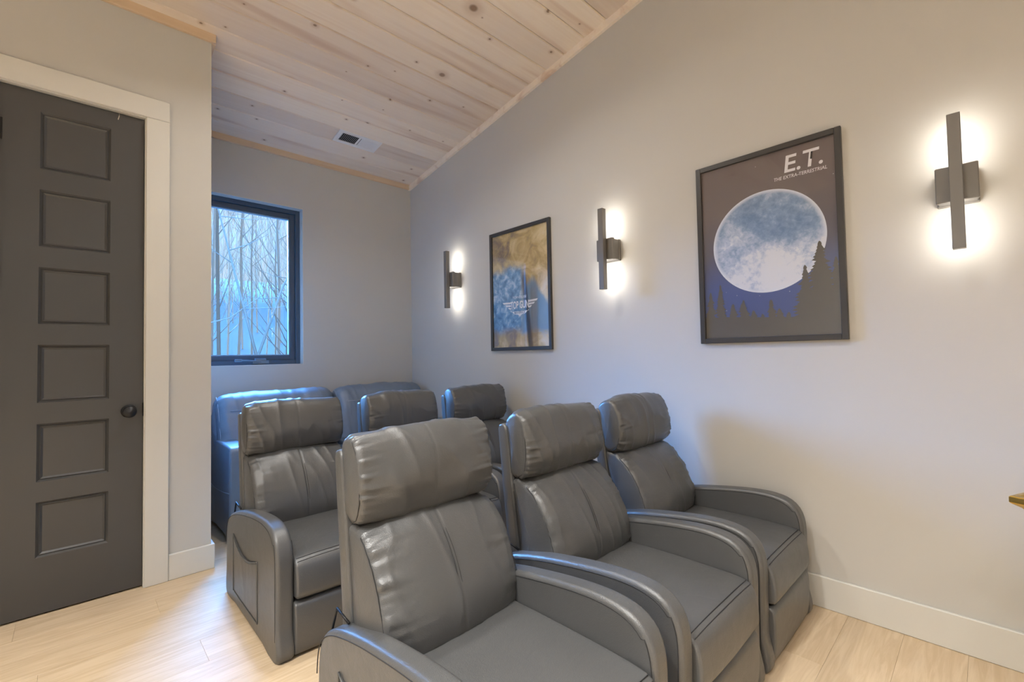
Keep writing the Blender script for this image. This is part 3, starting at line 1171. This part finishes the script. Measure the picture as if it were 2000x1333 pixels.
hs = ts / 2
sq_rings([(hs - .018, tz - .032), (hs - .003, tz - .022), (hs, tz - .018), (hs, tz - .003), (hs - .003, tz), (hs - .012, tz), (hs - .015, tz - .002), (hs - .030, tz - .024)]).build('tray_top', M_BRASS, tab)
sq_rings([(.03, .50), (hs - .019, tz - .0325)]).build('upper_pedestal', M_BRASS, tab)
sq_rings([(.17, 0), (.17, .012), (.03, .50)]).build('lower_pedestal', M_BRASS, tab)

# ------------------------------------------------------------------ added fill lights shaped as recessed downlights, out of frame, to brighten the room
k = 0
fill_labels = ['above the front seats', 'left of the camera over the aisle', 'just behind the camera', 'behind the camera on the left', 'far behind the camera in the middle', 'far behind the camera on the left', 'far left of the camera', 'above the second row of seats']
for (x, y, dim_), lb_ in zip(((.6, .5, .34), (-.6, .75, 1.2), (.3, -.7, .3), (-1.1, -.8, 1), (.4, -2.3, .8), (-1.1, -2.2, 1), (-1.6, .8, 1.7), (.9, 2.05, .5)), fill_labels):
    d = empty('added_fill_light', (x, y, ceil_z(y)))
    d.rotation_euler = (-ang, 0, 0)
    tag(d, 'added out-of-view ceiling lamp as downlight ' + lb_, 'fill', 'added ceiling fill lights')
    MB().lathe([(.085, 0), (.085, -.004), (.078, -.006), (.068, -.004), (.066, 0)], 32).build('ring', M_VENT, d, True)
    MB().lathe([(.066, -.003), (.066, -.001)], 32).build('lens', M_FILL_LENS, d)
    ld = bpy.data.lights.new('fill', 'AREA')
    ld.shape = 'DISK'
    ld.size = .13
    ld.energy = FILL_W * dim_
    ld.spread = math.radians(150 if y > 1.5 else 112)
    ld.color = (1.0, .99, .95)
    lo = bpy.data.objects.new('fill_beam', ld)
    C.objects.link(lo)
    lo.parent = d
    lo.location = (0, 0, -.012)

# ------------------------------------------------------------------ outdoors: bare winter woods
gr = MB()
gr.add([(-60, 4.4, -.9), (60, 4.4, -.9), (60, 22, .2), (-60, 22, .2), (60, 70, 12), (-60, 70, 12)], [(0, 1, 2, 3), (3, 2, 4, 5)])
o = gr.build('ground_outdoors', m_wall('frosty_leaf_litter', (.034, .026, .019), .9))
tag(o, 'frosty woodland slope outside the window', kind='structure')
M_BARK = [m_wall('bark_near', (.26, .235, .20), .95), m_wall('bark_mid', (.44, .39, .33), .95), m_wall('bark_far', (.66, .58, .49), .95)]  # bark pales with distance, the haze of the woods put into its colour
rnd = random.Random(11)


def tree_mesh(h, r, lean, nb, rs):
    b = MB()
    pts = []
    x = y = 0
    for k in range(9):
        t = k / 8
        pts.append(Vector((lean * h * t + .02 * h * math.sin(t * 5 + rs.random() * 2) * t, .01 * h * math.sin(t * 4), h * t)))
    b.tube(pts, r, 7, r * .25)
    for k in range(nb):
        t = rs.uniform(.12, .95)
        i = min(7, int(t * 8))
        p = pts[i].lerp(pts[i + 1], t * 8 - i)
        a = rs.uniform(0, 2 * PI)
        L = h * rs.uniform(.06, .2) * (1.15 - t * .5)
        up_ = rs.uniform(.35, 1.3)
        d = Vector((math.cos(a), math.sin(a) * .5, up_)).normalized()
        q = [p, p + d * L * .5 + Vector((0, 0, .02 * L)), p + d * L + Vector((0, 0, .12 * L))]
        b.tube(q, r * (.34 - .18 * t), 5, r * .06)
        for j in range(3):
            s0 = q[1].lerp(q[2], rs.random())
            d2 = (d + Vector((rs.uniform(-.9, .9), rs.uniform(-.3, .3), rs.uniform(-.2, .8)))).normalized()
            b.tube([s0, s0 + d2 * L * .45], r * .09, 4, r * .03)
    return b


# view cone through the window from the camera: directions x/y about .16 to .36
def ground_z(y):
    return -.9 + (y - 4.4) * 1.1 / 17.6 if y < 22 else .2 + (y - 22) * 11.8 / 48


variants = [tree_mesh(9, .045, rnd.uniform(-.05, .05), 26, rnd).mesh('bare_tree') for _ in range(5)]
for i in range(32):
    yy_ = 11.0 + 29 * (i / 32) ** 1.1 + rnd.uniform(-.5, .5)
    q = .13 + .29 * ((i * .618 + .11 * (i == 4)) % 1.0)
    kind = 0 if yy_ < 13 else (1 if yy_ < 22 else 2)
    me = variants[i % 5]
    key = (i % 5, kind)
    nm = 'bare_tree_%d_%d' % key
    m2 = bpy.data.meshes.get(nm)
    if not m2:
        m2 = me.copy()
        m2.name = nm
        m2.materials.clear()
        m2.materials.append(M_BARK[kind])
    o = link('bare_tree', m2)
    o.location = (q * yy_, yy_, ground_z(yy_) - .05)
    o.rotation_euler = (0, 0, rnd.uniform(0, 6.28))
    s_ = rnd.uniform(.8, 1.3)
    o.scale = (s_ * .9, s_ * .9, s_ * 1.2)
    tag(o, ['slender bare grey tree close outside the window', 'slender bare tree in the middle of the misty woods', 'pale bare tree deep in the misty woods'][kind], 'tree', ['nearer bare trees outside', 'middle bare trees outside', 'far bare trees outside'][kind])
# forked sapling whose V shows in the middle of the window
b = MB()
b.tube([(0, 0, 0), (.02, 0, .7), (0, .02, 1.95)], .03, 8, .024)
for e in ((-.55, .1, 4.4), (.75, -.1, 3.9)):
    tip = Vector(e)
    mid = Vector((tip.x * .42, 0, 2.9))
    b.tube([(0, .02, 1.93), mid, tip], .02, 7, .006)
    for k in range(7):
        s0 = mid.lerp(tip, rnd.uniform(-.3, .9))
        d = Vector((rnd.uniform(-1, 1), rnd.uniform(-.3, .3), rnd.uniform(-.1, .7))).normalized()
        L = rnd.uniform(.3, .8)
        b.tube([s0, s0 + d * L * .5, s0 + d * L + Vector((0, 0, .05))], .007, 5, .002)
b.tube([(0, .02, 1.95), (.3, 0, 1.75), (.62, .05, 1.45)], .010, 5, .003)
b.tube([(-.9, .1, 2.25), (-.3, .05, 2.45), (.1, 0, 2.8)], .010, 5, .004)
o = b.build('forked_sapling', M_BARK[0], None, True)
o.location = (1.72, 6.6, ground_z(6.6))
tag(o, 'forked bare sapling with a wide V of branches outside the window', 'tree')
# distant tangle of twigs, uncountable
b = MB()
for k in range(2800):
    yy_ = rnd.uniform(44, 62)
    x = rnd.uniform(.08, .46) * yy_
    z0 = ground_z(yy_) - .2 + rnd.uniform(0, 9)
    h = rnd.uniform(1.2, 5)
    r = rnd.uniform(.012, .04)
    lx = rnd.uniform(-.25, .25) * h
    b.add([(x - r, yy_, z0), (x + r, yy_, z0), (x, yy_ + r, z0), (x + lx, yy_, z0 + h)], [(0, 1, 3), (1, 2, 3), (2, 0, 3), (0, 2, 1)])
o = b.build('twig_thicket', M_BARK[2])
tag(o, 'hazy tangle of thin twigs filling the distant woods', 'twigs', kind='stuff')
